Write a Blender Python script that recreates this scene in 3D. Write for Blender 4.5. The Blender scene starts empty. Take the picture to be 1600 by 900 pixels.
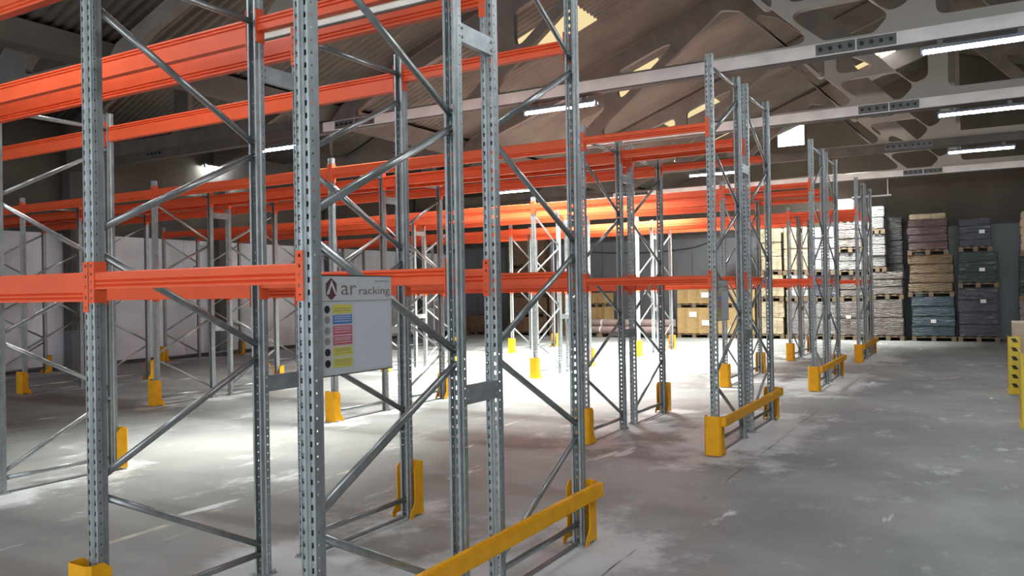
import bpy, bmesh, math, random
from mathutils import Vector, Matrix
random.seed(7)
SC = bpy.context.scene
COL = SC.collection

# ------------------------------------------------------------------ camera
F_PX, YAW, PITCH, ROLL, CAM_H = 1264.23, 30.168, 0.2253, -0.9545, 1.6666
def camera():
    y, p, r = [math.radians(a) for a in (YAW, PITCH, ROLL)]
    F = Vector((-math.sin(y)*math.cos(p), math.cos(y)*math.cos(p), math.sin(p)))
    R = Vector((math.cos(y), math.sin(y), 0)); U = R.cross(F)
    R2 = R*math.cos(r)+U*math.sin(r); U2 = -R*math.sin(r)+U*math.cos(r)
    cd = bpy.data.cameras.new('camera'); co = bpy.data.objects.new('camera', cd); COL.objects.link(co)
    cd.sensor_width = 36; cd.sensor_fit = 'HORIZONTAL'; cd.lens = F_PX/1600*36; cd.clip_start = .05; cd.clip_end = 200
    M = Matrix((R2, U2, -F)).transposed().to_4x4(); M.translation = (0, 0, CAM_H)
    co.matrix_world = M; SC.camera = co
    return R2, U2, F
CR, CU, CF = camera()
def ray(u, v): return CR*((u-800)/F_PX)+CU*((450-v)/F_PX)+CF
def on_y(u, v, Y):
    d = ray(u, v); t = Y/d.y; return Vector((d.x*t, Y, CAM_H+d.z*t))
def on_x(u, v, X):
    d = ray(u, v); t = X/d.x; return Vector((X, d.y*t, CAM_H+d.z*t))

# ------------------------------------------------------------------ light levels
SC.view_settings.view_transform = 'Standard'; SC.view_settings.look = 'None'
SC.view_settings.gamma = 1; SC.view_settings.use_curve_mapping = False
SC.view_settings.exposure = 1.15
W = bpy.data.worlds.new('world'); SC.world = W; W.use_nodes = True
W.node_tree.nodes['Background'].inputs[0].default_value = (.88, .94, 1, 1)
W.node_tree.nodes['Background'].inputs[1].default_value = .85
TUBE, SKYLIGHT, WHITE_SKY = 82.0, .42, 3.0
def area(name, loc, target, sx, sy, watts, color, spread=180):
    l = bpy.data.lights.new(name, 'AREA'); l.shape = 'RECTANGLE'; l.size = sx; l.size_y = sy
    l.energy = watts; l.color = color; l.spread = math.radians(spread)
    o = bpy.data.objects.new(name, l); COL.objects.link(o); o.location = loc
    o.rotation_euler = (Vector(target)-Vector(loc)).to_track_quat('-Z', 'Y').to_euler()
    return o
# fill light added behind the camera, at the open front of the hall
area('front_fill', (1.5, -5.5, 3.2), (-3.5, 8, 1.0), 7, 3.6, 110, (.86, .93, 1))
# daylight falling through the roof lights on to the floor
for (x, y, tx, ty, w, sp) in ((-6.7, 4.5, -6.9, 3.6, 22, 110), (-6.7, 8.9, -7.5, 6.6, 60, 50), (-6.7, 13.3, -7.6, 13.4, 430, 100),
                          (-6.7, 17.3, -8.4, 17.6, 800, 85), (-6.7, 21.2, -8.4, 21.2, 400, 100), (-3.1, 25.6, -5.4, 26.2, 220, 100)):
    area('roof_daylight', (x, y, 6.0), (tx, ty, 0), 1.2, 1.0, w, (.95, 1, .96), sp)

# ------------------------------------------------------------------ materials
def mat(name, col, rough=.5, metal=0., noise=None, bump=None, spec=None, coat=0.):
    m = bpy.data.materials.new(name); m.use_nodes = True; nt = m.node_tree; b = nt.nodes['Principled BSDF']
    b.inputs['Base Color'].default_value = (*col, 1); b.inputs['Roughness'].default_value = rough
    b.inputs['Metallic'].default_value = metal; b.inputs['Coat Weight'].default_value = coat
    if spec is not None: b.inputs['Specular IOR Level'].default_value = spec
    tc = nt.nodes.new('ShaderNodeTexCoord')
    if noise:
        sc, amt = noise[0], noise[1]; stretch = noise[2] if len(noise) > 2 else (1, 1, 1)
        mp = nt.nodes.new('ShaderNodeMapping'); mp.inputs['Scale'].default_value = stretch
        nt.links.new(tc.outputs['Object'], mp.inputs[0])
        n = nt.nodes.new('ShaderNodeTexNoise'); n.inputs['Scale'].default_value = sc; n.inputs['Detail'].default_value = 6
        nt.links.new(mp.outputs[0], n.inputs['Vector'])
        r = nt.nodes.new('ShaderNodeMapRange'); r.inputs['From Min'].default_value = .3; r.inputs['From Max'].default_value = .7
        r.inputs['To Min'].default_value = 1-amt; r.inputs['To Max'].default_value = 1+amt
        nt.links.new(n.outputs[0], r.inputs[0])
        x = nt.nodes.new('ShaderNodeVectorMath'); x.operation = 'SCALE'; x.inputs[0].default_value = col
        nt.links.new(r.outputs[0], x.inputs['Scale']); nt.links.new(x.outputs[0], b.inputs['Base Color'])
    if bump:
        n2 = nt.nodes.new('ShaderNodeTexNoise'); n2.inputs['Scale'].default_value = bump[0]; n2.inputs['Detail'].default_value = 5
        nt.links.new(tc.outputs['Object'], n2.inputs['Vector'])
        bp = nt.nodes.new('ShaderNodeBump'); bp.inputs['Strength'].default_value = bump[1]; bp.inputs['Distance'].default_value = .02
        nt.links.new(n2.outputs[0], bp.inputs['Height']); nt.links.new(bp.outputs[0], b.inputs['Normal'])
    return m
def emit(name, col, s):
    m = bpy.data.materials.new(name); m.use_nodes = True; nt = m.node_tree; nt.nodes.clear()
    e = nt.nodes.new('ShaderNodeEmission'); e.inputs[0].default_value = (*col, 1); e.inputs[1].default_value = s
    o = nt.nodes.new('ShaderNodeOutputMaterial'); nt.links.new(e.outputs[0], o.inputs[0]); return m

GALV = mat('galvanised_steel', (.31, .34, .343), .47, .5, (14, .16))
GALVB = mat('galvanised_brace', (.34, .36, .36), .33, .7, (18, .15))
ORANGE = mat('orange_paint', (.74, .10, .030), .5, 0, (5, .07), spec=.35)
YEL = mat('yellow_paint', (.76, .36, .008), .5, 0, (9, .10), spec=.25)
YELB = mat('bright_yellow_paint', (.75, .55, .03), .5, 0, (9, .10))
BLACK = mat('black_paint', (.012, .012, .013), .5)
ROOFM = mat('fibre_cement_roof', (.125, .11, .092), .9, 0, (1.3, .25))
CONC = mat('painted_concrete', (.90, .88, .85), .8, 0, (3, .10), (25, .15))
CONCW = mat('part_lit_web', (.19, .175, .155), .85, 0, (2, .2), (25, .15))
def lit_zone(m, col):
    # lamplight put into the colour: low middle part of each truss web is paler
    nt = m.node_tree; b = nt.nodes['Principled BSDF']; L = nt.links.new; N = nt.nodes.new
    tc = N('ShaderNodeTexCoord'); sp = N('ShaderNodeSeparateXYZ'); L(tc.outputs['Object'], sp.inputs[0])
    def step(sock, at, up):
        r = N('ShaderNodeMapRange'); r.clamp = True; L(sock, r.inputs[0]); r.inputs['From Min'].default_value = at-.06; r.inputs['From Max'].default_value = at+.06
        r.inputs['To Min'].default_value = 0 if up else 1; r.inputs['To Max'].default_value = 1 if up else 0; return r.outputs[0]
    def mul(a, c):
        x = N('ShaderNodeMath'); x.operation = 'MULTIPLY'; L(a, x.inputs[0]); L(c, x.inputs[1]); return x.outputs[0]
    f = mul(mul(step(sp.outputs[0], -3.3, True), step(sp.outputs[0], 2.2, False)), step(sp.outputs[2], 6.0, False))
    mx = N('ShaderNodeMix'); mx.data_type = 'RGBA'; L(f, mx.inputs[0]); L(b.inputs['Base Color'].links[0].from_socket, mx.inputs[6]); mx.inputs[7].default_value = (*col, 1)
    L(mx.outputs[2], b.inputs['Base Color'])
lit_zone(CONCW, (.46, .44, .40))
CONCD = mat('shade_and_dark_concrete', (.10, .095, .09), .85, 0, (3, .2))
PLATE = mat('steel_plate', (.16, .17, .17), .55, .4, (10, .2))
WALLB = mat('beige_block_wall', (.11, .095, .077), .9, 0, (.9, .18), (18, .2))
WALLG = mat('grey_sheet_wall', (.165, .18, .195), .6, 0, (1.1, .10))
WALLW = mat('white_panel_wall', (.86, .89, .95), .6, 0, (1.0, .12))
WOOD = mat('pallet_wood', (.20, .145, .09), .8, 0, (6, .25, (1, 6, 6)))
CRATE = mat('plywood_crate', (.46, .31, .13), .7, 0, (5, .14, (1, 1, 5)))
WOODS = mat('dark_crate_wood', (.20, .13, .075), .8, 0, (5, .2))
CARD = mat('beige_card', (.55, .44, .32), .8, 0, (4, .1))
TUBEM = emit('fluorescent_tube', (.93, .97, 1), TUBE)
HOUS = mat('lamp_housing', (.30, .34, .42), .4, 0, (8, .05))
SKYM = emit('translucent_roof_light', (1, .80, .42), SKYLIGHT)
SKYW = emit('white_roof_light', (1, 1, 1), WHITE_SKY)
SIGNM = mat('sign_board', (.44, .44, .435), .5, 0, (12, .03))
PAPER = mat('white_label', (.8, .8, .8), .6)
def floor_mat():
    m = bpy.data.materials.new('concrete_floor'); m.use_nodes = True; nt = m.node_tree; b = nt.nodes['Principled BSDF']
    L = nt.links.new; N = nt.nodes.new
    tc = N('ShaderNodeTexCoord')
    def noise(sc, det, stretch=(1, 1, 1), rough=.6):
        mp = N('ShaderNodeMapping'); mp.inputs['Scale'].default_value = stretch; L(tc.outputs['Object'], mp.inputs[0])
        n = N('ShaderNodeTexNoise'); n.inputs['Scale'].default_value = sc; n.inputs['Detail'].default_value = det
        n.inputs['Roughness'].default_value = rough; L(mp.outputs[0], n.inputs['Vector']); return n.outputs[0]
    def ramp(s, a, c):
        r = N('ShaderNodeMapRange'); r.clamp = True; r.interpolation_type = 'SMOOTHSTEP'
        r.inputs['From Min'].default_value = a; r.inputs['From Max'].default_value = c; L(s, r.inputs[0]); return r.outputs[0]
    def mix(f, a, c):
        x = N('ShaderNodeMix'); x.data_type = 'RGBA'
        if isinstance(f, float): x.inputs[0].default_value = f
        else: L(f, x.inputs[0])
        for k, v in ((6, a), (7, c)):
            if isinstance(v, tuple): x.inputs[k].default_value = (*v, 1)
            else: L(v, x.inputs[k])
        return x.outputs[2]
    base = mix(ramp(noise(.55, 8), .35, .68), (.185, .190, .182), (.285, .290, .277))
    base = mix(ramp(noise(.22, 4, (1, .5, 1)), .5, .72), base, (.29, .275, .25))
    dust = ramp(noise(1.5, 10, (1, .55, 1), .7), .57, .73)
    base = mix(dust, base, (.58, .59, .59))
    scr = ramp(noise(2.6, 5, (1, .22, 1), .55), .66, .71)
    base = mix(scr, base, (.66, .66, .66))
    at = N('ShaderNodeAttribute'); at.attribute_name = 'dust'
    n3 = noise(2.2, 9, (1, .8, 1), .7); sm = N('ShaderNodeMath'); sm.operation = 'MULTIPLY_ADD'; L(at.outputs['Fac'], sm.inputs[0]); sm.inputs[1].default_value = .34; L(n3, sm.inputs[2])
    fd = N('ShaderNodeMath'); fd.operation = 'MULTIPLY'; L(ramp(sm.outputs[0], .56, .80), fd.inputs[0]); fd.inputs[1].default_value = .8
    base = mix(fd.outputs[0], base, (.60, .61, .61))
    dk = ramp(noise(3.3, 6, (1, .4, 1)), .68, .80)
    base = mix(dk, base, (.15, .145, .14))
    # construction joint and worn painted lines, fixed to the floor
    sep = N('ShaderNodeSeparateXYZ'); L(tc.outputs['Object'], sep.inputs[0])
    wob = N('ShaderNodeMath'); wob.operation = 'MULTIPLY_ADD'; L(noise(.8, 3), wob.inputs[0]); wob.inputs[1].default_value = .07; L(sep.outputs[0], wob.inputs[2])
    def line(x, hw, col, base, amt):
        a = N('ShaderNodeMath'); a.operation = 'SUBTRACT'; L(wob.outputs[0], a.inputs[0]); a.inputs[1].default_value = x
        c = N('ShaderNodeMath'); c.operation = 'ABSOLUTE'; L(a.outputs[0], c.inputs[0])
        d = N('ShaderNodeMath'); d.operation = 'LESS_THAN'; L(c.outputs[0], d.inputs[0]); d.inputs[1].default_value = hw
        e = N('ShaderNodeMath'); e.operation = 'MULTIPLY'; L(d.outputs[0], e.inputs[0]); L(ramp(noise(.9, 6), .5-amt, .62-amt), e.inputs[1])
        return mix(e.outputs[0], base, col)
    base = line(-1.90, .006, (.08, .076, .07), base, .05)
    base = line(-5.13, .03, (.60, .55, .42), base, -.0)
    base = line(3.1, .007, (.07, .07, .07), base, .1)
    L(base, b.inputs['Base Color'])
    r = N('ShaderNodeMapRange'); L(noise(1.3, 7), r.inputs[0]); r.inputs['To Min'].default_value = .42; r.inputs['To Max'].default_value = .75
    L(r.outputs[0], b.inputs['Roughness'])
    bp = N('ShaderNodeBump'); bp.inputs['Strength'].default_value = .12; bp.inputs['Distance'].default_value = .01
    L(noise(30, 4), bp.inputs['Height']); L(bp.outputs[0], b.inputs['Normal'])
    return m
FLOOR = floor_mat()
def wrap_mat(name, col, coat=.5):
    """stretch-wrapped goods: coloured cartons under wrinkled clear film"""
    m = mat(name, col, .45, 0, (7, .30, (1, 1, .6)), None, coat=coat)
    nt = m.node_tree; b = nt.nodes['Principled BSDF']; L = nt.links.new
    tc = nt.nodes.new('ShaderNodeTexCoord'); mp = nt.nodes.new('ShaderNodeMapping'); mp.inputs['Scale'].default_value = (1.2, 1.2, 7)
    L(tc.outputs['Object'], mp.inputs[0])
    n = nt.nodes.new('ShaderNodeTexNoise'); n.inputs['Scale'].default_value = 3; n.inputs['Detail'].default_value = 5; n.inputs['Distortion'].default_value = 1.2
    L(mp.outputs[0], n.inputs['Vector'])
    bp = nt.nodes.new('ShaderNodeBump'); bp.inputs['Strength'].default_value = .9; bp.inputs['Distance'].default_value = .05
    L(n.outputs[0], bp.inputs['Height']); L(bp.outputs[0], b.inputs['Normal']); L(bp.outputs[0], b.inputs['Coat Normal'])
    b.inputs['Coat Roughness'].default_value = .25
    # milky streaks where the film is doubled
    r = nt.nodes.new('ShaderNodeMapRange'); r.clamp = True; r.inputs['From Min'].default_value = .56; r.inputs['From Max'].default_value = .68
    L(n.outputs[0], r.inputs[0]); mx = nt.nodes.new('ShaderNodeMix'); mx.data_type = 'RGBA'
    old = b.inputs['Base Color'].links[0].from_socket
    sc = nt.nodes.new('ShaderNodeMath'); sc.operation = 'MULTIPLY'; sc.inputs[1].default_value = .32; L(r.outputs[0], sc.inputs[0])
    L(sc.outputs[0], mx.inputs[0]); L(old, mx.inputs[6]); mx.inputs[7].default_value = (.42, .42, .41, 1); L(mx.outputs[2], b.inputs['Base Color'])
    return m

# ------------------------------------------------------------------ object helpers
def link(name, me, parent=None, loc=None):
    o = bpy.data.objects.new(name, me); COL.objects.link(o)
    if parent: o.parent = parent
    if loc is not None: o.location = loc
    return o
def mesh(name, bm, m):
    me = bpy.data.meshes.new(name); bm.normal_update(); bm.to_mesh(me); bm.free()
    for x in (m if isinstance(m, (list, tuple)) else [m]): me.materials.append(x)
    return me
def obj(name, bm, m, parent=None, loc=None): return link(name, mesh(name, bm, m), parent, loc)
def tag(o, label, cat, group=None):
    o['label'] = label; o['category'] = cat
    if group: o['group'] = group
    o['kind'] = 'thing'; return o
def thing(name, label, cat, loc=(0, 0, 0), rz=0, group=None):
    o = bpy.data.objects.new(name, None); COL.objects.link(o); o.location = loc; o.rotation_euler = (0, 0, rz)
    o.empty_display_size = .1
    return tag(o, label, cat, group)
def struct(name, bm, m, loc=None):
    o = obj(name, bm, m, None, loc); o['kind'] = 'structure'; return o
def box(bm, x0, x1, y0, y1, z0, z1, mi=0):
    vs = [bm.verts.new((x, y, z)) for z in (z0, z1) for y in (y0, y1) for x in (x0, x1)]
    for f in ((0, 2, 3, 1), (4, 5, 7, 6), (0, 1, 5, 4), (2, 6, 7, 3), (0, 4, 6, 2), (1, 3, 7, 5)):
        bm.faces.new([vs[i] for i in f]).material_index = mi
def B(*a):
    bm = bmesh.new()
    if a: box(bm, *a)
    return bm
def bev(bm, w, seg=1):
    bmesh.ops.bevel(bm, geom=list(bm.edges), offset=w, segments=seg, affect='EDGES', clamp_overlap=True); return bm
def prism(bm, pts, axis, a, b, mi=0):
    """closed 2D outline extruded a..b along axis: 'x' takes (y,z), 'y' takes (x,z), 'z' takes (x,y)"""
    def P(p, t): return {'x': (t, p[0], p[1]), 'y': (p[0], t, p[1]), 'z': (p[0], p[1], t)}[axis]
    v0 = [bm.verts.new(P(p, a)) for p in pts]; v1 = [bm.verts.new(P(p, b)) for p in pts]; n = len(pts); fs = []
    fs.append(bm.faces.new(v0)); fs.append(bm.faces.new(v1[::-1]))
    for i in range(n): fs.append(bm.faces.new((v0[i], v1[i], v1[(i+1) % n], v0[(i+1) % n])))
    for f in fs: f.material_index = mi
    bmesh.ops.recalc_face_normals(bm, faces=fs)
def cyl(bm, p0, p1, r, seg=12, r2=None, mi=0):
    p0, p1 = Vector(p0), Vector(p1); d = (p1-p0); L = d.length
    M = Matrix.Translation((p0+p1)/2) @ d.to_track_quat('Z', 'Y').to_matrix().to_4x4()
    g = bmesh.ops.create_cone(bm, cap_ends=True, segments=seg, radius1=r, radius2=r if r2 is None else r2, depth=L, matrix=M)
    for v in g['verts']:
        for f in v.link_faces: f.material_index = mi
def section(bm, p0, p1, pts, side):
    """sweep a closed (s,t) outline from p0 to p1; s runs along 'side', t across it"""
    p0, p1 = Vector(p0), Vector(p1); d = (p1-p0).normalized(); s = Vector(side); s = (s-d*s.dot(d)).normalized(); t = d.cross(s)
    v0 = [bm.verts.new(p0+s*a+t*b) for a, b in pts]; v1 = [bm.verts.new(p1+s*a+t*b) for a, b in pts]; n = len(pts); fs = []
    fs.append(bm.faces.new(v0)); fs.append(bm.faces.new(v1[::-1]))
    for i in range(n): fs.append(bm.faces.new((v0[i], v1[i], v1[(i+1) % n], v0[(i+1) % n])))
    bmesh.ops.recalc_face_normals(bm, faces=fs)

# ------------------------------------------------------------------ layout taken from the photograph
XR, Y1, LD, GAP, B1, B2 = -2.2828, 2.3611, 1.0917, .3081, 1.4186, 3.6136
UW = .080; XC = XR-UW/2
K = 2*LD+GAP
ROWS = [0, 5.6007, 11.1195, 16.46]
def colx(i): return XC if i == 0 else XC-B1-(i-1)*B2
ZT1, ZT2 = 1.7926, 3.3224
TRY = [6.85, 11.3, 15.54, 20.05, 24.9]
WALL_Y, WALL_L, WALL_R, FRONT_Y = 28.2, -18.75, 9.4, -6.5
RIDGE_X, VALLEY_X, SLOPE, ZEAVE = -.6, -10.5, .376, 5.0
LB_RIDGE, LB_SLOPE = -14.6, .6
def roof_z(X):
    if X < LB_RIDGE: return ZEAVE+LB_SLOPE*(VALLEY_X-LB_RIDGE)-.42*(LB_RIDGE-X)
    if X < VALLEY_X: return ZEAVE+LB_SLOPE*(VALLEY_X-X)
    if X < RIDGE_X: return ZEAVE+SLOPE*(X-VALLEY_X)
    return ZEAVE+SLOPE*(2*RIDGE_X-VALLEY_X-X)

# ------------------------------------------------------------------ shell
bm = bmesh.new(); G = .14; nx = int(29.7/G); ny = int(37.5/G)
dl = bm.verts.layers.float.new('dust')
gv = [[bm.verts.new((-19.5+i*29.7/nx, FRONT_Y-2+j*37.5/ny, 0)) for j in range(ny+1)] for i in range(nx+1)]
posts = [(colx(i), Y1+ROWS[r]+dy) for r in range(4) for i in range(6) for dy in (0, LD, LD+GAP, K)]
for px_, py_ in posts:
    R_ = 1.1 if px_ > XC-.1 else .75
    for i in range(max(0, int((px_+19.5-R_)/29.7*nx)), min(nx, int((px_+19.5+R_)/29.7*nx)+1)+1):
        if i > nx: continue
        for j in range(max(0, int((py_-FRONT_Y+2-R_)/37.5*ny)), min(ny, int((py_-FRONT_Y+2+R_)/37.5*ny)+1)+1):
            if j > ny: continue
            v = gv[i][j]; q = ((v.co.x-px_)**2+(v.co.y-py_)**2)**.5/R_
            v[dl] = min(1, v[dl]+max(0, 1-q)**1.2)
for i in range(nx):
    for j in range(ny): bm.faces.new((gv[i][j], gv[i+1][j], gv[i+1][j+1], gv[i][j+1]))
box(bm, -19.5, 10.2, FRONT_Y-2, 29, -.12, -.01)
struct('floor', bm, FLOOR)
bm = bmesh.new(); prof = [(WALL_L-.2, 3.45), (WALL_R+.2, 3.45)]+[(x, roof_z(x)) for x in (WALL_R+.2, RIDGE_X, VALLEY_X, LB_RIDGE, WALL_L-.2)]
prism(bm, prof, 'y', WALL_Y, WALL_Y+.25); struct('wall_back', bm, WALLB)
bm = bmesh.new()
box(bm, -8.9, WALL_R+.2, WALL_Y-.04, WALL_Y+.25, 0, 3.45); box(bm, WALL_L-.2, -8.9, WALL_Y-.02, WALL_Y+.25, 0, 3.45)
for x in (-18, -16.6, -15.2, -13.8, -12.4, -11, -9.6, -8.2, -6.8): box(bm, x-.012, x+.012, WALL_Y-.05, WALL_Y-.03, 0, 3.45)
struct('wall_back', bm, WALLG)
bm = B(WALL_L-.25, WALL_L, FRONT_Y, WALL_Y, 3.2, roof_z(WALL_L)+.1); struct('wall_left', bm, WALLB)
bm = B(WALL_L-.25, WALL_L+.04, FRONT_Y, WALL_Y, 0, 3.2)
for k in range(34): box(bm, WALL_L+.03, WALL_L+.05, FRONT_Y+k-.01, FRONT_Y+k+.01, 0, 3.2)
struct('wall_left', bm, WALLW)
struct('wall_right', B(WALL_R, WALL_R+.25, FRONT_Y, WALL_Y, 0, roof_z(WALL_R)+.1), WALLB)
# block courses on the back wall, pilasters and a long ledge
bm = bmesh.new()
for x in (-16.4, -12.9, -7.6, -5.9, -3.1, .9): box(bm, x-.02, x+.02, WALL_Y-.012, WALL_Y+.01, 3.5, min(6.9, roof_z(x)-.2))
for z in (4.25, 5.1): box(bm, WALL_L, WALL_R, WALL_Y-.012, WALL_Y+.01, z-.015, z+.015)
struct('trim_1', bm, CONCD)
bm = bmesh.new(); box(bm, WALL_L, WALL_R, WALL_Y-.09, WALL_Y, 3.45, 3.56); struct('trim_2', bm, CONCD)
bm = B(WALL_L, WALL_L+.03, FRONT_Y, WALL_Y, 4.22, 4.27); box(bm, WALL_L, WALL_L+.08, FRONT_Y, WALL_Y, 3.2, 3.3); struct('trim_3', bm, CONCD)
bm = B(WALL_L+.04, WALL_L+.08, FRONT_Y, WALL_Y, 0, .10); struct('baseboard_left', bm, CONCD)
bm = B(-1.95, 1.0, WALL_Y-.10, WALL_Y-.04, 0, 3.42); struct('wall_back', bm, mat('dark_grey_sheet', (.20, .215, .22), .55, 0, (1, .1)))

# corrugated roof: sheets with real waves; openings are filled by translucent sheets
SKY_RECTS = [(-7.45, -6.05, 3.9, 5.1), (-7.45, -6.05, 8.3, 9.5), (-7.45, -6.1, 12.8, 13.8), (-7.45, -6.05, 16.85, 18.0), (-7.45, -6.05, 20.65, 21.75), (-7.45, -6.05, 25.0, 26.1), (-3.7, -2.35, 24.6, 26.9)]
SKYW_RECTS = [(-3.35, -3.0, 20.5, 21.9), (-2.6, -2.0, 23.6, 25.4)]
def sheet(x0, x1, rects, only=None):
    xs = sorted(set([x0, x1]+[a for r in rects for a in r[:2]])); P = .15; S = 6; bm = bmesh.new()
    n = int((WALL_Y+.4-FRONT_Y)/P*S); ys = [FRONT_Y+k*P/S for k in range(n+1)]
    def h(y): return .019*math.cos(2*math.pi*(y-FRONT_Y)/P)
    def inside(xa, xb, y):
        for i, r in enumerate(rects):
            if r[0]-1e-4 <= xa and xb <= r[1]+1e-4 and r[2] <= y <= r[3]: return i
        return None
    V = {}
    def vert(i, j):
        if (i, j) not in V: V[(i, j)] = bm.verts.new((xs[i], ys[j], roof_z(max(min(xs[i], x1-1e-4), x0+1e-4))+.03+h(ys[j])))
        return V[(i, j)]
    for i in range(len(xs)-1):
        for j in range(len(ys)-1):
            k = inside(xs[i], xs[i+1], (ys[j]+ys[j+1])/2)
            if (only is None and k is None) or (only is not None and k == only):
                bm.faces.new((vert(i, j), vert(i+1, j), vert(i+1, j+1), vert(i, j+1)))
    bmesh.ops.recalc_face_normals(bm, faces=bm.faces)
    for f in bm.faces: f.smooth = True
    bmesh.ops.solidify(bm, geom=list(bm.faces), thickness=.007)
    return bm
ALLR = SKY_RECTS+SKYW_RECTS
struct('ceiling', sheet(VALLEY_X, RIDGE_X, ALLR), ROOFM)
struct('ceiling', sheet(RIDGE_X, WALL_R+.3, []), ROOFM)
struct('ceiling', sheet(LB_RIDGE, VALLEY_X, []), ROOFM)
struct('ceiling', sheet(WALL_L-.3, LB_RIDGE, []), ROOFM)
for k in range(len(ALLR)): struct('window_%d' % (k+1), sheet(VALLEY_X, RIDGE_X, ALLR, k), SKYM if k < len(SKY_RECTS) else SKYW)
bm = bmesh.new(); prism(bm, [(VALLEY_X-.34, 5.17), (VALLEY_X-.17, 4.86), (VALLEY_X+.17, 4.86), (VALLEY_X+.40, 5.10), (VALLEY_X, 5.0)], 'y', FRONT_Y, WALL_Y)
struct('ceiling', bm, mat('valley_gutter', (.085, .076, .064), .85, 0, (2, .2)))
# gable window in the back wall
a = on_y(1215, 200, WALL_Y-.03); b = on_y(1257, 226, WALL_Y-.03)
bm = B(a.x, b.x, WALL_Y-.03, WALL_Y-.02, b.z, a.z); win = struct('window_10', bm, SKYW)
fr = B(a.x-.04, b.x+.04, WALL_Y-.05, WALL_Y, b.z-.04, b.z); box(fr, a.x-.04, b.x+.04, WALL_Y-.05, WALL_Y, a.z, a.z+.04)
box(fr, a.x-.04, a.x, WALL_Y-.05, WALL_Y, b.z, a.z); box(fr, b.x, b.x+.04, WALL_Y-.05, WALL_Y, b.z, a.z); box(fr, (a.x+b.x)/2-.01, (a.x+b.x)/2+.01, WALL_Y-.05, WALL_Y-.02, b.z, a.z)
obj('window_frame', fr, CONCD, win)

# ------------------------------------------------------------------ roof trusses (precast plates with rounded openings)
def rounded(pts, r):
    out = []; n = len(pts)
    for i in range(n):
        p = Vector(pts[i]); a = Vector(pts[i-1])-p; b = Vector(pts[(i+1) % n])-p
        la, lb = a.length, b.length; a.normalize(); b.normalize()
        ang = a.angle(b); d = min(r/math.tan(ang/2), la*.48, lb*.48)
        s, e = p+a*d, p+b*d
        for k in range(6):
            t = k/5; out.append(tuple(s*(1-t)**2+p*2*t*(1-t)+e*t*t))
    return out
def plate(name, outer, holes, thick, m, parent, r=.13):
    cu = bpy.data.curves.new('tmp', 'CURVE'); cu.dimensions = '2D'; cu.fill_mode = 'BOTH'; cu.extrude = thick/2
    for pts in [outer]+[rounded(h, r) for h in holes]:
        s = cu.splines.new('POLY'); s.points.add(len(pts)-1); s.use_cyclic_u = True
        for i, p in enumerate(pts): s.points[i].co = (p[0], p[1], 0, 1)
    o = bpy.data.objects.new('tmp', cu); COL.objects.link(o)
    dg = bpy.context.evaluated_depsgraph_get(); me = bpy.data.meshes.new_from_object(o.evaluated_get(dg))
    bpy.data.objects.remove(o); bpy.data.curves.remove(cu)
    me.transform(Matrix.Rotation(math.pi/2, 4, 'X')); me.name = name; me.materials.clear(); me.materials.append(m)
    return link(name, me, parent)
HOLES = [[(-9.35, 5.16), (-6.72, 6.05), (-6.72, 5.4), (-7.35, 4.87), (-9.9, 4.87)],
         [(-6.42, 6.14), (-4.95, 6.70), (-6.42, 5.5)],
         [(-4.25, 7.0), (-3.9, 6.92), (-1.85, 4.87), (-6.95, 4.87)],
         [(-3.72, 6.85), (-3.2, 6.66), (-2.40, 5.95), (-2.40, 5.45), (-2.50, 5.42)],
         [(-2.2, 5.46), (-1.45, 5.46), (-2.2, 5.9)],
         [(-2.28, 5.34), (-1.2, 5.36), (-.95, 5.08), (-1.15, 4.88), (-1.74, 4.88)],
         [(-3.0, 7.28), (-.74, 8.12), (-.74, 5.2), (-.95, 5.12), (-1.15, 5.28)]]
HOLES_R = [[(2*RIDGE_X-x, z) for x, z in h][::-1] for h in HOLES[:2]]+[[(-.44, 4.98), (-.44, 8.05), (-.2, 8.05), (2.6, 4.98)], [(.45, 7.75), (2.9, 6.9), (4.9, 4.98), (3.0, 4.98)]]
LBH = [[(-14.3, 6.95), (-12.35, 5.9), (-13.3, 5.12), (-14.3, 5.12)], [(-14.75, 6.95), (-17.2, 6.0), (-17.2, 5.12), (-14.75, 5.12)],
       [(-12.5, 5.0), (-11.65, 5.52), (-10.95, 5.12), (-11.2, 5.0)]]
DARKCH = mat('unlit_and_dark_concrete', (.13, .115, .10), .85, 0, (3, .2))  # shade of the left bay put into the colour; fourth chord is itself dark
order_words = ['nearest', 'second nearest', 'third nearest', 'fourth nearest', 'farthest']
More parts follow.
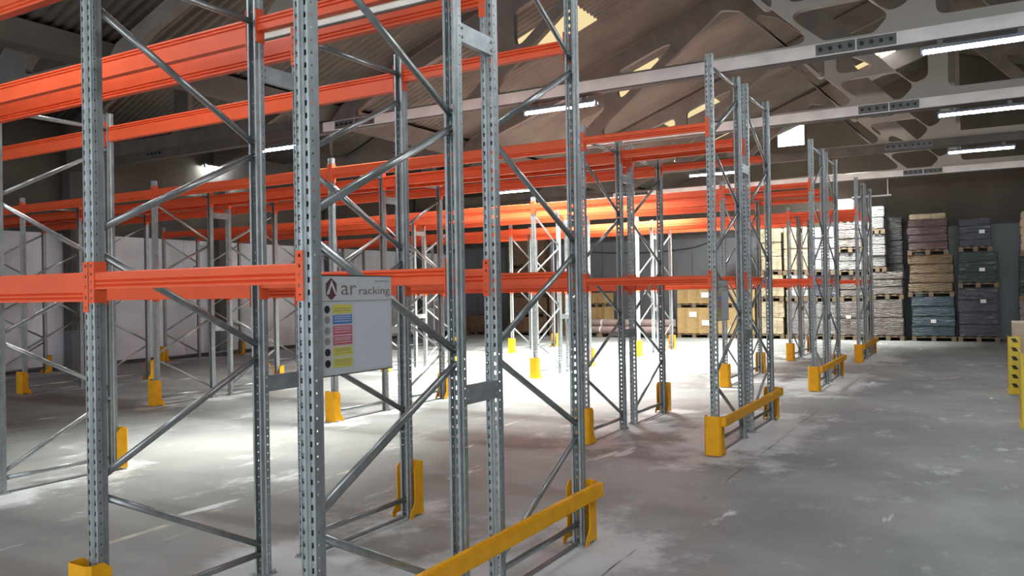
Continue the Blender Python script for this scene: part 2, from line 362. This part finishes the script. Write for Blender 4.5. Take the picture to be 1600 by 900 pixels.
def truss(k, y):
    m = CONC
    t = thing('roof_truss', '%s pale concrete roof truss with rounded openings over the racking' % order_words[k], 'roof truss', (0, y, 0), 0, 'roof trusses')
    rt = lambda x: roof_z(x)-.04
    outer = [(-10.6, 4.84), (-10.6, 4.92), (RIDGE_X, rt(RIDGE_X)), (9.35, roof_z(9.35)-.04), (9.35, 4.84)]
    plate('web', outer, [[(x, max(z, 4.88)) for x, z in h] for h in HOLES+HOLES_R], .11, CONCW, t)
    outer = [(-18.65, 4.84), (-18.65, roof_z(-18.6)-.04), (LB_RIDGE, rt(LB_RIDGE)), (-10.5, 4.92), (-10.5, 4.84)]
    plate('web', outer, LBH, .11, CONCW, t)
    ch = B(-10.5, 9.35, -.1, .1, 4.67, 4.84)
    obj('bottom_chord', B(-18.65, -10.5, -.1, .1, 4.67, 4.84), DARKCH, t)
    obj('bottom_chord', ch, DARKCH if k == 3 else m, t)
    obj('soffit_shade', B(-18.6, 9.3, -.085, .085, 4.652, 4.67), CONCD, t)  # dark strip added for the shade under the chord
    for x0, x1 in ((-1.84, -1.36), (-1.34, -.88), (-10.2, -9.75), (-9.73, -9.28), (-15.6, -15.1)):
        pb = B(x0, x1, -.112, -.1, 4.685, 4.825)
        for q in range(4): cyl(pb, (x0+.06+q*(x1-x0-.12)/3, -.112, 4.755), (x0+.06+q*(x1-x0-.12)/3, -.135, 4.755), .026, 8, None, 1)
        obj('splice_plate', pb, [PLATE, BLACK], t)
    return t
for k, y in enumerate(TRY): truss(k, y)
# yellow conduit fixed along the nearest truss
bm = bmesh.new(); cyl(bm, (-8.5, TRY[0]-.152, 4.742), (2, TRY[0]-.152, 4.742), .016, 8)
tag(obj('conduit', bm, YELB), 'thin yellow conduit running along the nearest roof truss', 'pipe')
# columns on the left wall
for k, y in enumerate(TRY):
    t = thing('concrete_column', '%s square wall column on the left side, pale foot, dark above' % order_words[k], 'column', (WALL_L+.09, y, 0), 0, 'left wall columns')
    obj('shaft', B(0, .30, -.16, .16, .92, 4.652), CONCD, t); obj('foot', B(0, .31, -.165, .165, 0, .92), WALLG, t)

# ------------------------------------------------------------------ strip lights under the trusses
def strip_light(x, y, label, rz=0, z=4.50):
    t = thing('strip_light', label, 'strip light', (x, y, z), rz, 'strip lights')
    bm = bmesh.new(); prism(bm, [(-.10, .035), (-.045, .085), (.045, .085), (.10, .035), (.095, .03), (.042, .075), (-.042, .075), (-.095, .03)], 'x', -.62, .62)
    obj('housing', bm, HOUS, t)
    bm = bmesh.new(); cyl(bm, (-.60, 0, .025), (.60, 0, .025), .027, 14); obj('diffuser', bm, TUBEM, t, )
    for s in (-1, 1):
        bm = B(s*.615-.015, s*.615+.015, -.04, .04, -.012, .08); obj('end_cap', bev(bm, .006), HOUS, t)
        bm = B(s*.42-.03, s*.42+.03, -.012, .012, .08, .152); obj('hanger', bm, PLATE, t)
    return t
LAMPS = [(-11.85, 11.4, 'strip light on the left under the second nearest truss'), (-5.7, 11.4, 'strip light above the nearest racks, middle of the second nearest truss'),
         (0.02, 11.2, 'strip light over the right aisle, nearest and largest of the right column'), (0.02, 15.54, 'strip light over the right aisle, middle of the right column'),
         (0.02, 20.05, 'strip light over the right aisle, farthest of the right column'), (-5.78, 20.12, 'distant strip light glowing between the tall end frames of the second row'),
         (-11.6, 20.12, 'distant strip light at the centre, seen just above the orange beams')]
for x, y, l in LAMPS: strip_light(x, y, l)
for x, y, l in ((0.02, 6.85, 'added unseen strip light over the right aisle under the nearest truss'), (0.02, 2.25, 'added unseen strip light over the right aisle, nearest to the camera'),
                (-5.7, 2.25, 'added unseen strip light above the nearest racks, close to the camera')): strip_light(x, y, l)  # out-of-view lamps added to brighten the front racks and aisle
strip_light(WALL_L+.22, 15.7, 'strip light high on the left wall below the eaves', math.pi/2, 5.25)

# ------------------------------------------------------------------ racking parts (built once, shared)
def upright_mesh(H):
    """perforated omega post: face on y=0 looking to -y, body towards +y"""
    bm = bmesh.new(); t = .05
    def strip(p, q, z0, z1):
        vs = [bm.verts.new((p[0], p[1], z0)), bm.verts.new((q[0], q[1], z0)), bm.verts.new((q[0], q[1], z1)), bm.verts.new((p[0], p[1], z1))]
        bm.faces.new(vs)
    path = [(-.020, .060), (-.034, .060), (-.034, .036), (-.040, .030), (-.040, .020), (-.040, .012), (-.040, 0), (-.030, 0), (-.017, 0), (-.008, 0), (-.004, .006)]
    path = path+[(-x, y) for x, y in path[::-1]]
    for i in range(len(path)-1):
        p, q = path[i], path[i+1]
        kx = (abs(p[0]+q[0])/2, (p[1]+q[1])/2)
        front = abs(kx[0]-.0235) < 1e-3 and kx[1] == 0
        side = abs(kx[0]-.040) < 1e-3 and abs(kx[1]-.016) < 1e-3
        if front or side:
            a, b = (.014, .036) if front else (.021, .030)
            z = 0.
            while z < H-1e-6:
                strip(p, q, z, z+a if z == 0 else z+a); strip(p, q, z+b, min(z+t, H)); z += t
        else: strip(p, q, 0, H)
    bmesh.ops.remove_doubles(bm, verts=bm.verts, dist=1e-5)
    bmesh.ops.recalc_face_normals(bm, faces=bm.faces)
    bmesh.ops.solidify(bm, geom=list(bm.faces), thickness=.0022)
    return mesh('upright', bm, GALV)
UPR = {4.0: upright_mesh(4.0), 3.45: upright_mesh(3.45)}
CSEC = [(.019*math.copysign(abs(math.cos(a))**.75, math.cos(a)), -.013+.013*math.copysign(abs(math.sin(a))**.75, math.sin(a))) for a in [k*math.pi/8+.01 for k in range(16)]]
def brace_mesh(p0, p1):
    # p = (y,z); section width in the frame plane, web towards the aisle
    bm = bmesh.new(); a = Vector((0.011, p0[0], p0[1])); b = Vector((0.011, p1[0], p1[1])); d = (b-a).normalized()
    side = Vector((1, 0, 0)).cross(d)
    pts = CSEC
    section(bm, a, b, pts, side)
    for f in bm.faces: f.smooth = len(f.verts) == 4
    for q in (a+d*.012, b-d*.012): cyl(bm, q+Vector((-.034, 0, 0)), q+Vector((.012, 0, 0)), .007, 8)
    return mesh('brace', bm, GALVB)
Yf, Yb = .045, LD-.045
def frame_meshes(H):
    L = []
    L.append(('brace', (Yf, 3.10), (Yb, 2.57))); L.append(('brace', (Yf, 2.00), (Yb, 2.50)))
    L.append(('brace', (Yf, 1.89), (Yb, 1.37))); L.append(('brace', (Yf, .79), (Yb, 1.30))); L.append(('brace', (Yf, .70), (Yb, .18)))
    L.append(('brace', (Yf, .13), (Yb, .13)))
    if H > 3.9: L += [('brace', (Yf, 3.89), (Yb, 3.89)), ('brace', (Yf, 3.20), (Yb, 3.72))]
    else: L.append(('brace', (Yf, 3.30), (Yb, 3.30)))
    return [(n, brace_mesh(a, b)) for n, a, b in L]
BR = {H: frame_meshes(H) for H in (4.0, 3.45)}
def foot_mesh():
    bm = B(-.055, .055, -.03, .085, 0, .008)
    for x in (-.042, .042): cyl(bm, (x, -.017, .008), (x, -.017, .022), .008, 6)
    return mesh('base_plate', bm, GALV)
FOOT = foot_mesh()
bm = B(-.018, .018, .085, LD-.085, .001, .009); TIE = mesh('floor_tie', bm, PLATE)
ROW_W = ['nearest', 'second', 'third', 'farthest']
COL_W = ['at the aisle end', 'second from the aisle', 'third from the aisle', 'fourth from the aisle', 'fifth from the aisle', 'next to the left wall']
RUN_W = {0: 'front run', 1: 'rear run'}
def frame(r, run, i):
    H = 4.0 if i == 0 else 3.45
    y0 = Y1+ROWS[r]+(0 if run == 0 else K); rz = 0 if run == 0 else math.pi
    x, dy = colx(i), 0
    if r == 0 and run == 1 and i == 2: x += .05; 
    t = thing('rack_frame', '%s galvanised rack frame %s, %s of the %s rack row' % ('tall' if i == 0 else 'low', COL_W[i], RUN_W[run], ROW_W[r]), 'rack frame', (x, y0, 0), rz, 'pallet rack frames')
    a = link('upright', UPR[H], t); b = link('upright', UPR[H], t); b.location = (0, LD, 0); b.rotation_euler = (0, 0, math.pi)
    for n, me in BR[H]:
        c = link(n, me, t)
        if run == 1: c.scale = (-1, 1, 1)
    f1 = link('base_plate', FOOT, t); f2 = link('base_plate', FOOT, t); f2.location = (0, LD, 0); f2.rotation_euler = (0, 0, math.pi)
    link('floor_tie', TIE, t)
NCOL = [4, 6, 6, 6]
for r in range(4):
    for run in (0, 1):
        for i in range(NCOL[r]): frame(r, run, i)

# beams
def beam_mesh(L, H):
    # (y,z) outline; outer face y=0 (towards -y) with grooves low down, inner face with grooves near the top
    g = .010; d = .05
    o = [(0, 0), (0, .012), (g, .017), (0, .024), (0, .033), (g, .038), (0, .045), (0, H-.006), (.006, H), (d-.006, H), (d, H-.006)]
    o += [(d, H-.014), (d-g, H-.019), (d, H-.026), (d, H-.034), (d-g, H-.039), (d, H-.046), (d, 0)]
    bm = bmesh.new(); prism(bm, o, 'x', -L/2, L/2); return mesh('beam_rail', bm, ORANGE)
def connector_mesh(CH):
    """L-shaped end plate: face flange in front of the post, side flange along it; post lies towards -x"""
    bm = bmesh.new()
    # side flange
    box(bm, -.004, 0, -.005, .062, -CH+.05, .05)
    # face flange with teeth holes
    n = int(CH/.05)+1; z = .05; zs = [.05-CH]
    hz = [.05-CH+.02+k*(CH-.04)/(n-1) for k in range(n)]
    last = .05-CH
    for h in hz:
        box(bm, -.040, -.004, -.005, -.002, last, h-.007)
        box(bm, -.040, -.027, -.005, -.002, h-.007, h+.007); box(bm, -.015, -.004, -.005, -.002, h-.007, h+.007); last = h+.007
    box(bm, -.040, -.004, -.005, -.002, last, .05)
    for k in (0, 2): box(bm, -.027, -.015, -.0035, .004, hz[k]-.006, hz[k]+.002)
    return mesh('end_connector', bm, ORANGE)
SEC = {'short': (B1-UW, .084, .20), 'long': (B2-UW, .143, .245)}
BEAM = {k: beam_mesh(v[0]-.008, v[1]) for k, v in SEC.items()}
CONN = {k: connector_mesh(v[2]) for k, v in SEC.items()}
BAY_W = ['first bay', 'second bay', 'third bay', 'fourth bay', 'fifth bay']
LINE = [('front line', 0, 0), ('second line', LD, math.pi), ('third line', LD+GAP, 0), ('rear line', K, math.pi)]
def beam(r, li, bay, lev):
    kind = 'short' if bay == 0 else 'long'; L, H, CH = SEC[kind]
    x = (colx(bay)+colx(bay+1))/2; w, dy, rz = LINE[li]
    zt = ZT1 if lev == 0 else ZT2
    t = thing('pallet_beam', '%s %s orange beam, %s from the aisle, %s of the %s rack row' % (['lower', 'upper'][lev], kind, BAY_W[bay], w, ROW_W[r]), 'beam', (x, Y1+ROWS[r]+dy, zt-H), rz, 'orange pallet beams')
    link('beam_rail', BEAM[kind], t)
    a = link('end_connector', CONN[kind], t); a.location = (-L/2+.004, 0, H)
    b = link('end_connector', CONN[kind], t); b.location = (L/2-.004, 0, H); b.scale = (-1, 1, 1)
for r in range(4):
    for li in range(4):
        for bay in range(NCOL[r]-1):
            for lev in (0, 1): beam(r, li, bay, lev)
# spacers between back-to-back frames
def spacer_mesh():
    bm = B(-.002, .002, 0, GAP, 0, .095); box(bm, -.03, -.002, 0, GAP, 0, .004); box(bm, -.03, -.002, 0, GAP, .091, .095)
    for y in (.012, GAP-.012):
        for z in (.025, .07): cyl(bm, (.002, y, z), (.010, y, z), .008, 6)
    return mesh('row_spacer', bm, GALV)
SPM = spacer_mesh()
for r in range(4):
    for i in range(NCOL[r]):
        for lev, z in ((0, 1.09), (1, 2.95)):
            o = link('row_spacer', SPM, None, (colx(i)+.037, Y1+ROWS[r]+LD, z))
            tag(o, '%s flat spacer joining back-to-back frames %s, %s rack row' % (['lower', 'upper'][lev], COL_W[i], ROW_W[r]), 'spacer', 'row spacers')

# yellow post guards
def guard_mesh():
    """U shaped guard; front plate at y=0 facing -y, cheeks running to +y"""
    bm = bmesh.new(); t = .005; h = .40
    plan = [(-.085, .022), (-.066, 0), (.066, 0), (.085, .022), (.085-t, .024), (.064, t), (-.064, t), (-.085+t, .024)]
    prism(bm, plan, 'z', .012, h)
    side = [(.022, .012), (.022, h), (.085, h), (.125, h-.035), (.125, .115), (.185, .035), (.185, 0), (.150, 0), (.135, .022), (.05, .022), (.04, .012)]
    for s in (-1, 1): prism(bm, side, 'x', s*.085, s*(.085-t))
    return mesh('upright_guard', bm, YEL)
GM = guard_mesh(); GOFF = .085
def guard_at(r, line, i, parent=None):
    y = Y1+ROWS[r]+(-GOFF if line == 0 else K+GOFF); dx = .05 if (r == 0 and line == 1 and i == 2) else 0
    if parent is None:
        o = link('upright_guard', GM, None, (colx(i)+dx, y, 0)); o.rotation_euler = (0, 0, 0 if line == 0 else math.pi)
        tag(o, 'yellow guard around the post %s, %s of the %s rack row' % (COL_W[i], 'front' if line == 0 else 'rear', ROW_W[r]), 'guard', 'yellow upright guards')
    else:
        o = link('post_guard', GM, parent, (0, -GOFF if line == 0 else K+GOFF, 0)); o.rotation_euler = (0, 0, 0 if line == 0 else math.pi)
for r in range(4):
    for line in (0, 1):
        for i in range(1, NCOL[r]): guard_at(r, line, i)
    t = thing('rail_guard', 'yellow steel rail guard low across the aisle end of the %s rack row' % ROW_W[r], 'guard rail', (XC, Y1+ROWS[r], 0), 0, 'yellow end rail guards')
    for line in (0, 1): guard_at(r, line, 0, t)
    bm = B(.087, .135, -GOFF+.01, K+GOFF-.01, .300, .395); obj('rail', bev(bm, .008, 2), YEL, t)

# ------------------------------------------------------------------ load notices
def text_mesh(s, size, m, parent, loc, name='lettering'):
    cu = bpy.data.curves.new('tmp', 'FONT'); cu.body = s; cu.size = size; cu.extrude = .0004
    o = bpy.data.objects.new('tmp', cu); COL.objects.link(o)
    me = bpy.data.meshes.new_from_object(o.evaluated_get(bpy.context.evaluated_depsgraph_get()))
    bpy.data.objects.remove(o); bpy.data.curves.remove(cu)
    # lettering lies in the local yz plane, reading along +y
    me.transform(Matrix(((0, 0, 1, 0), (1, 0, 0, 0), (0, 1, 0, 0), (0, 0, 0, 1))))
    me.materials.clear(); me.materials.append(m); me.name = name
    return link(name, me, parent, loc)
def flatm(n, c): return mat(n, c, .5)
MAROON, BROWN, SY, SB, SR = flatm('maroon_print', (.09, .03, .035)), flatm('brown_print', (.17, .12, .12)), flatm('sign_yellow', (.52, .45, .05)), flatm('sign_blue', (.06, .15, .36)), flatm('sign_red', (.42, .08, .10))
GREYP, DOT = flatm('grey_print', (.20, .20, .21)), flatm('pale_panel', (.46, .47, .50))
def load_sign(r, label):
    x = XC+.018; y0 = Y1+ROWS[r]
    t = thing('load_sign', label, 'sign', (x, y0+.045, 1.33), 0, 'rack load signs')
    Wd, Hh = .475, .415
    obj('board', bev(B(-.003, 0, 0, Wd, 0, Hh), .0008), SIGNM, t)
    def rect(name, y0, y1, z0, z1, m, e=.001): return obj(name, B(0, e, y0, y1, z0, z1), m, t)
    rect('board_edge', 0, Wd, Hh-.004, Hh, BLACK, .0012); rect('board_edge', 0, Wd, 0, .004, BLACK, .0012)
    rect('divider', 0, Wd, .306, .309, GREYP)
    rect('blank_panel', .225, Wd-.012, .012, .296, DOT, .0006)
    # hexagonal emblem with a pale triangle
    bm = bmesh.new(); cy, cz = .086, .358
    prism(bm, [(cy+.038*math.sin(a)*(.95), cz+.046*math.cos(a)) for a in [k*math.pi/3 for k in range(6)]], 'x', 0, .0012); obj('emblem', bm, MAROON, t)
    bm = bmesh.new(); prism(bm, [(cy-.030, cz-.022), (cy+.002, cz+.036), (cy+.032, cz-.022), (cy+.022, cz-.022), (cy+.001, cz+.014), (cy-.014, cz-.022)], 'x', .0012, .0018); obj('emblem', bm, SIGNM, t)
    for word, size, ya, yb in (('ar', .085, .142, .240), ('racking', .048, .252, .462)):
        w = text_mesh(word, size, BROWN, t, (.0006, ya, .334)); k = (yb-ya)/max(v.co.y for v in w.data.vertices)
        for v in w.data.vertices: v.co.y *= k
    rect('small_print', .36, .455, .388, .393, GREYP)
    for z0, z1, m in ((.257, .292, SY), (.213, .250, SB), (.168, .206, SR), (.126, .163, SR), (.081, .117, SY), (.035, .071, SY)):
        o = rect('notice', .092, .208, z0, z1, m)
        for q in (.30, .58, .80)[:3 if z1 < .26 else 2]: obj('notice_line', B(.001, .0014, .100, .200, z0+(z1-z0)*q-.0015, z0+(z1-z0)*q+.0015), DOT if m is not SY else GREYP, o)
        bm = bmesh.new(); cyl(bm, (0, .060, (z0+z1)/2), (.001, .060, (z0+z1)/2), .016, 20); obj('pictogram', bm, GREYP if m is not SY else BLACK, t)
load_sign(0, 'grey load notice board with coloured notices, nearest rack row end frame')
load_sign(1, 'small distant grey load notice board on the second rack row end frame')

# ------------------------------------------------------------------ goods by the back wall
def pallet_bm(w, d):
    bm = bmesh.new()
    for k in range(5): box(bm, -w/2+k*(w-.1)/4, -w/2+.1+k*(w-.1)/4, 0, d, .122, .144)
    for y in (0, d/2-.05, d-.1): box(bm, -w/2, w/2, y, y+.1, .10, .122)
    for x in (-w/2, -.06, w/2-.12):
        for y in (0, d/2-.05, d-.1): box(bm, x, x+.12, y, y+.1, .022, .10)
        box(bm, x, x+.12, 0, d, 0, .022)
    return bm
def load_bm(w, d, z0, z1, layers, jit):
    bm = bmesh.new(); h = (z1-z0)/layers
    for k in range(layers):
        a, b = [random.uniform(-jit, jit) for _ in range(2)]; s = random.uniform(0, jit)
        n = bmesh.new(); box(n, -w/2+s+a, w/2-s+a, .01+s+b*.5, d-.01, z0+k*h+.004, z0+(k+1)*h)
        bmesh.ops.bevel(n, geom=list(n.edges), offset=.022, segments=2, affect='EDGES'); me = bpy.data.meshes.new('t'); n.to_mesh(me); n.free(); bm.from_mesh(me); bpy.data.meshes.remove(me)
    return bm
FY = 26.6
def pallet_load(u0, u1, v0, v1, colm, layers, label, Y=FY, d=.95, group='stacked pallet loads', sticker=None, jit=.02, ground=False, wood=None, name='pallet_load'):
    a = on_y(u0, v0, Y); b = on_y(u1, v1, Y); w = b.x-a.x; zb = 0 if ground else b.z; zt = a.z
    t = thing(name, label, 'pallet load', ((a.x+b.x)/2, Y, zb), 0, group)
    obj('pallet', pallet_bm(w, d), wood or WOOD, t)
    obj('goods', load_bm(w*.98, d, .144, zt-zb, layers, jit), colm, t)
    if sticker:
        sx, sz = sticker; obj('sticker', B(w*sx-.08, w*sx+.08, -.035, -.03+.02, (zt-zb)*sz-.06, (zt-zb)*sz+.06), PAPER, t)
    return zt
WM = lambda n, c, k=.5: wrap_mat(n, c, k)
TEAL, OCHRE, RUST, MAUVE, GREEN, SLATE = WM('teal_goods', (.020, .055, .078)), WM('ochre_goods', (.16, .095, .035)), WM('rust_goods', (.09, .042, .042)), WM('mauve_goods', (.05, .05, .068)), WM('green_goods', (.014, .036, .032)), WM('slate_goods', (.045, .055, .085))
TAUPE, SILV, CREAM, WHT, DKG = WM('taupe_goods', (.13, .105, .092)), WM('silver_goods', (.21, .20, .195)), WM('cream_goods', (.52, .43, .28), .2), WM('white_goods', (.42, .42, .42)), WM('dark_grey_goods', (.05, .048, .046))
def stack(items, **kw):
    """items bottom-up: (u0,u1,vtop,mat,layers,label,sticker)"""
    z = 0; Y = kw.get('Y', FY); d = kw.get('d', .95)
    for k, (u0, u1, v0, m, ly, lab, st) in enumerate(items):
        a = on_y(u0, v0, Y); b = on_y(u1, v0, Y); w = b.x-a.x; zt = a.z; h = zt-z
        t = thing('pallet_load', lab, 'pallet load', ((a.x+b.x)/2, Y+random.uniform(-.03, .03), z), 0, 'stacked pallet loads')
        obj('pallet', pallet_bm(w, d), WOOD, t)
        obj('goods', load_bm(w*.985, d, .144, h, ly, .022 if kw.get('jit') is None else kw['jit']), m, t)
        if st: obj('sticker', B(w*st[0]-.07, w*st[0]+.07, -.045, -.035, h*st[1]-.05, h*st[1]+.05), PAPER, t)
        if kw.get('cap') and k == len(items)-1: obj('top_cartons', load_bm(w*.9, d*.9, h, h+.16, 1, .01), CREAM, t)
        z = zt
stack([(1424, 1493, 464, TEAL, 4, 'teal film-wrapped pallet load, bottom of the stack left of the slate one', (0, .45)),
       (1418, 1490, 399, OCHRE, 4, 'ochre and white wrapped pallet load in the middle of its stack', None),
       (1417, 1481, 344, RUST, 4, 'reddish wrapped pallet load on top of the ochre one', None)], cap=True)
stack([(1496, 1561, 450, MAUVE, 4, 'purplish grey pallet load, bottom of the rightmost full stack', (.12, .75)),
       (1496, 1560, 394, GREEN, 3, 'dark green wrapped pallet load between two bluish ones', (.1, .5)),
       (1497, 1550, 343, SLATE, 4, 'slate blue wrapped pallet load on top of the green one', (.2, .6))])
stack([(1362, 1412, 468, TAUPE, 2, 'brownish wrapped pallet load on the floor left of the teal one', None),
       (1361, 1411, 425, TAUPE, 3, 'brownish wrapped pallet load, second level left of the ochre one', None),
       (1356, 1384, 366, SILV, 3, 'silvery narrow pallet load, third level behind the last end frame', None),
       (1356, 1382, 323, SILV, 2, 'silvery narrow pallet load topmost behind the last end frame', None)], d=.85)
stack([(1386, 1410, 340, DKG, 5, 'tall dark grey wrapped load standing behind the brownish stack', None)], Y=27.55, d=.5)
stack([(1312, 1358, 471, TAUPE, 2, 'brownish boxed pallet load on the floor behind the farthest rack end', (-.2, .6)),
       (1311, 1357, 430, TAUPE, 3, 'brownish boxed pallet load, second level behind the farthest rack end', None),
       (1307, 1352, 395, SILV, 2, 'silver wrapped pallet load, third level behind the farthest rack end', None),
       (1306, 1350, 347, TAUPE, 3, 'grey-brown wrapped pallet load, fourth level behind the farthest rack', None),
       (1305, 1333, 312, WHT, 1, 'white wrapped bundle on the very top of the pallet stacks', None)], d=.9)
stack([(1270, 1307, 471, SILV, 2, 'silver-grey pallet load on the floor behind the third row end', None),
       (1270, 1306, 430, MAUVE, 2, 'purplish brown pallet load above the silver-grey floor load', None),
       (1268, 1303, 356, WHT, 4, 'white wrapped tall pallet load, top of the stack behind the third row', None)], d=.95)
stack([(1227, 1263, 471, SILV, 1, 'plain grey pallet load on the floor between cream and silver loads', None),
       (1227, 1261, 430, WHT, 3, 'silvery wrapped load on the plain grey one', None),
       (1222, 1262, 356, CREAM, 2, 'large cream pallet load on the top of the brightly lit stack', None)], d=.95)
stack([(1183, 1224, 471, CREAM, 2, 'cream cartons on the floor right of the wooden crates', None),
       (1185, 1223, 430, CREAM, 2, 'cream cartons, second level right of the wooden crates', None),
       (1186, 1220, 358, CREAM, 3, 'cream cartons, top level right of the wooden crates', None)], d=.95)
stack([(1592, 1660, 470, SILV, 5, 'layered pale load on the floor at the right picture edge', None),
       (1592, 1658, 400, GREEN, 5, 'layered greenish load, middle of the stack at the right picture edge', None),
       (1593, 1656, 330, CARD, 5, 'layered beige load, topmost at the right picture edge', None)])
# plywood crates
def crate(u0, u1, v0, z, label, m=CRATE, Y=FY, labels=(), d=1.0):
    a = on_y(u0, v0, Y); b = on_y(u1, v0, Y); w = b.x-a.x; h = a.z-z
    t = thing('wooden_crate', label, 'crate', ((a.x+b.x)/2, Y, z), 0, 'wooden crates')
    obj('skid', pallet_bm(w, d), WOOD, t)
    obj('case', bev(B(-w/2, w/2, 0, d, .146, h), .006), m, t)
    for x in (-w/2+.04, -w*.18, w*.18, w/2-.04): obj('batten', B(x-.035, x+.035, -.02, 0, .15, h-.01), m, t)
    for lx, lz in labels: obj('sticker', B(w*lx-.13, w*lx+.13, -.024, -.021, h*lz-.09, h*lz+.09), PAPER, t)
    return a.z
z = crate(1058, 1110, 481, 0, 'light plywood crate with white labels on the floor, left one', labels=((-.02, .78), (.36, .5)))
crate(1058, 1110, 453, z, 'light plywood crate stacked on the left crate with labels', labels=((.34, .7),))
z = crate(1114, 1178, 481, 0, 'light plywood crate on the floor behind the second row end')
crate(1114, 1178, 453, z, 'light plywood crate on top, behind the second row end')
z = crate(918, 946, 480, 0, 'small plywood crate at the left end of the long rolls, lower', Y=27.1, d=.8)
crate(918, 945, 458, z, 'small plywood crate at the left end of the long rolls, upper', Y=27.1, d=.8)
for (u0, u1, v0, v1, lab) in ((803, 853, 495, 465, 'brown crate'), (858, 905, 490, 448, 'brown crate'), (728, 760, 493, 492, 'low brown crate')):
    pos = {803: 'behind the third post from the aisle', 858: 'just left of the tall middle upright', 728: 'on the floor by the grey wall'}[u0]
    z = crate(u0, u1, v0, 0, 'dark %s on the floor %s' % (lab, pos), WOODS, d=.9)
    if v1 < v0-5: crate(u0, u1, v1, z, 'dark %s stacked on another %s' % (lab, pos), WOODS, d=.9)
z = crate(793, 850, 470, 0, 'large shaded brown crate at the foot of the far corner stack', WOODS, Y=27.7, d=.40)
for v, w_ in ((420, 'second'), (372, 'topmost')): z = crate(793, 850, v, z, 'large shaded brown crate, %s in the far corner stack' % w_, WOODS, Y=27.7, d=.40)
# long wrapped rolls lying on two bearers
ROLL = mat('roll_wrap', (.30, .22, .20), .6, 0, (4, .2)); STRAP = mat('white_strap', (.75, .74, .72), .6)
a = on_y(922, 520, 26.1); b = on_y(1056, 520, 26.1)
zz = .13
t = thing('bearer_frame', 'low timber bearers carrying the long rolls', 'pallet', ((a.x+b.x)/2, 26.1, 0))
for x in (-1.2, 0, 1.2): obj('bearer', B(x-.06, x+.06, -.1, .95, 0, zz), WOOD, t)
for k, (y, zc, lab) in enumerate(((26.2, zz+.128, 'lower front'), (26.46, zz+.128, 'lower middle'), (26.72, zz+.128, 'lower back'), (26.33, zz+.36, 'upper front'), (26.59, zz+.36, 'upper back'))):
    dx = random.uniform(-.10, .02)-.2
    r_ = thing('long_roll', 'long brown wrapped roll with white straps, %s of the pile' % lab, 'roll', ((a.x+b.x)/2+dx, y, zc), 0, 'long wrapped rolls')
    bm = bmesh.new(); cyl(bm, (-1.6, 0, 0), (1.6, 0, 0), .125, 20); obj('roll_body', bm, ROLL, r_)
    for x in (-1.0, .2, 1.2):
        bm = bmesh.new(); cyl(bm, (x-.03, 0, 0), (x+.03, 0, 0), .128, 20); obj('strap', bm, STRAP, r_)

# ------------------------------------------------------------------ yellow hazard posts and cartons at the right edge
def hazard_post(x, y, label):
    t = thing('hazard_guard', label, 'guard', (x, y, 0), 0, 'hazard guards')
    bm = B(0, .15, 0, .006, .02, .86); box(bm, 0, .006, .006, .6, .02, .86); box(bm, .144, .15, .006, .6, .02, .86); box(bm, -.01, .17, -.01, .62, 0, .02)
    obj('shield', bm, YELB, t)
    for k in range(6):
        z = .10+k*.135; bm = bmesh.new()
        prism(bm, [(.03, z+.06), (.09, z+.06), (.125, z), (.06, z)], 'y', -.003, 0); obj('hazard_mark', bm, BLACK, t)
hazard_post(.325, 14.25, 'yellow floor guard with black hazard marks, farther one at right edge')
hazard_post(.365, 10.9, 'yellow floor guard with black hazard marks, nearer one at right edge')
def carton(x0, x1, y0, y1, h, m, label):
    t = thing('carton', label, 'carton', ((x0+x1)/2, (y0+y1)/2, 0), 0, 'floor cartons'); w, d = (x1-x0)/2, (y1-y0)/2
    obj('carton_body', bev(B(-w, w, -d, d, 0, h), .008), m, t)
    obj('packing_tape', B(-.03, .03, -d-.001, d+.001, h-.12, h+.001), WOOD, t)
carton(.42, 1.5, 15.4, 16.3, 1.02, CARD, 'tall beige carton behind the farther yellow hazard guard')
carton(.56, 1.4, 12.0, 12.9, .82, ROLL, 'brown carton between the two yellow hazard guards')

# ------------------------------------------------------------------ cables and pipes
def wire(name, pts, r, m, label, cat):
    cu = bpy.data.curves.new('tmp', 'CURVE'); cu.dimensions = '3D'; cu.bevel_depth = r; cu.bevel_resolution = 1
    s = cu.splines.new('NURBS'); s.points.add(len(pts)-1); s.use_endpoint_u = True; s.order_u = 3
    for i, p in enumerate(pts): s.points[i].co = (*p, 1)
    o = bpy.data.objects.new('tmp', cu); COL.objects.link(o)
    me = bpy.data.meshes.new_from_object(o.evaluated_get(bpy.context.evaluated_depsgraph_get())); bpy.data.objects.remove(o)
    me.materials.clear(); me.materials.append(m); me.name = name
    return tag(link(name, me), label, cat)
wire('cable', [on_y(u, v, WALL_Y-.07) for u, v in ((905, 393), (950, 396), (1000, 396), (1060, 391), (1095, 385), (1108, 378))], .014, BLACK, 'black cable slung along the grey back wall', 'cable')
wire('cable', [on_y(u, v, WALL_Y-.07) for u, v in ((1180, 388), (1215, 386), (1250, 382), (1262, 400))], .014, BLACK, 'short black cable drooping over the cream pallet stack', 'cable')
p0 = on_y(1330, 308, WALL_Y-.2); p1 = on_y(1392, 304, WALL_Y-.2)
bm = bmesh.new(); cyl(bm, (p0.x, WALL_Y-.034, p0.z), (p1.x, WALL_Y-.034, p0.z), .03, 10); cyl(bm, (p1.x-.1, WALL_Y-.034, p0.z), (p1.x-.1, WALL_Y-.034, p0.z+.75), .02, 8)
tag(obj('wall_pipe', bm, WALLW), 'white pipe with riser high on the back wall', 'pipe')
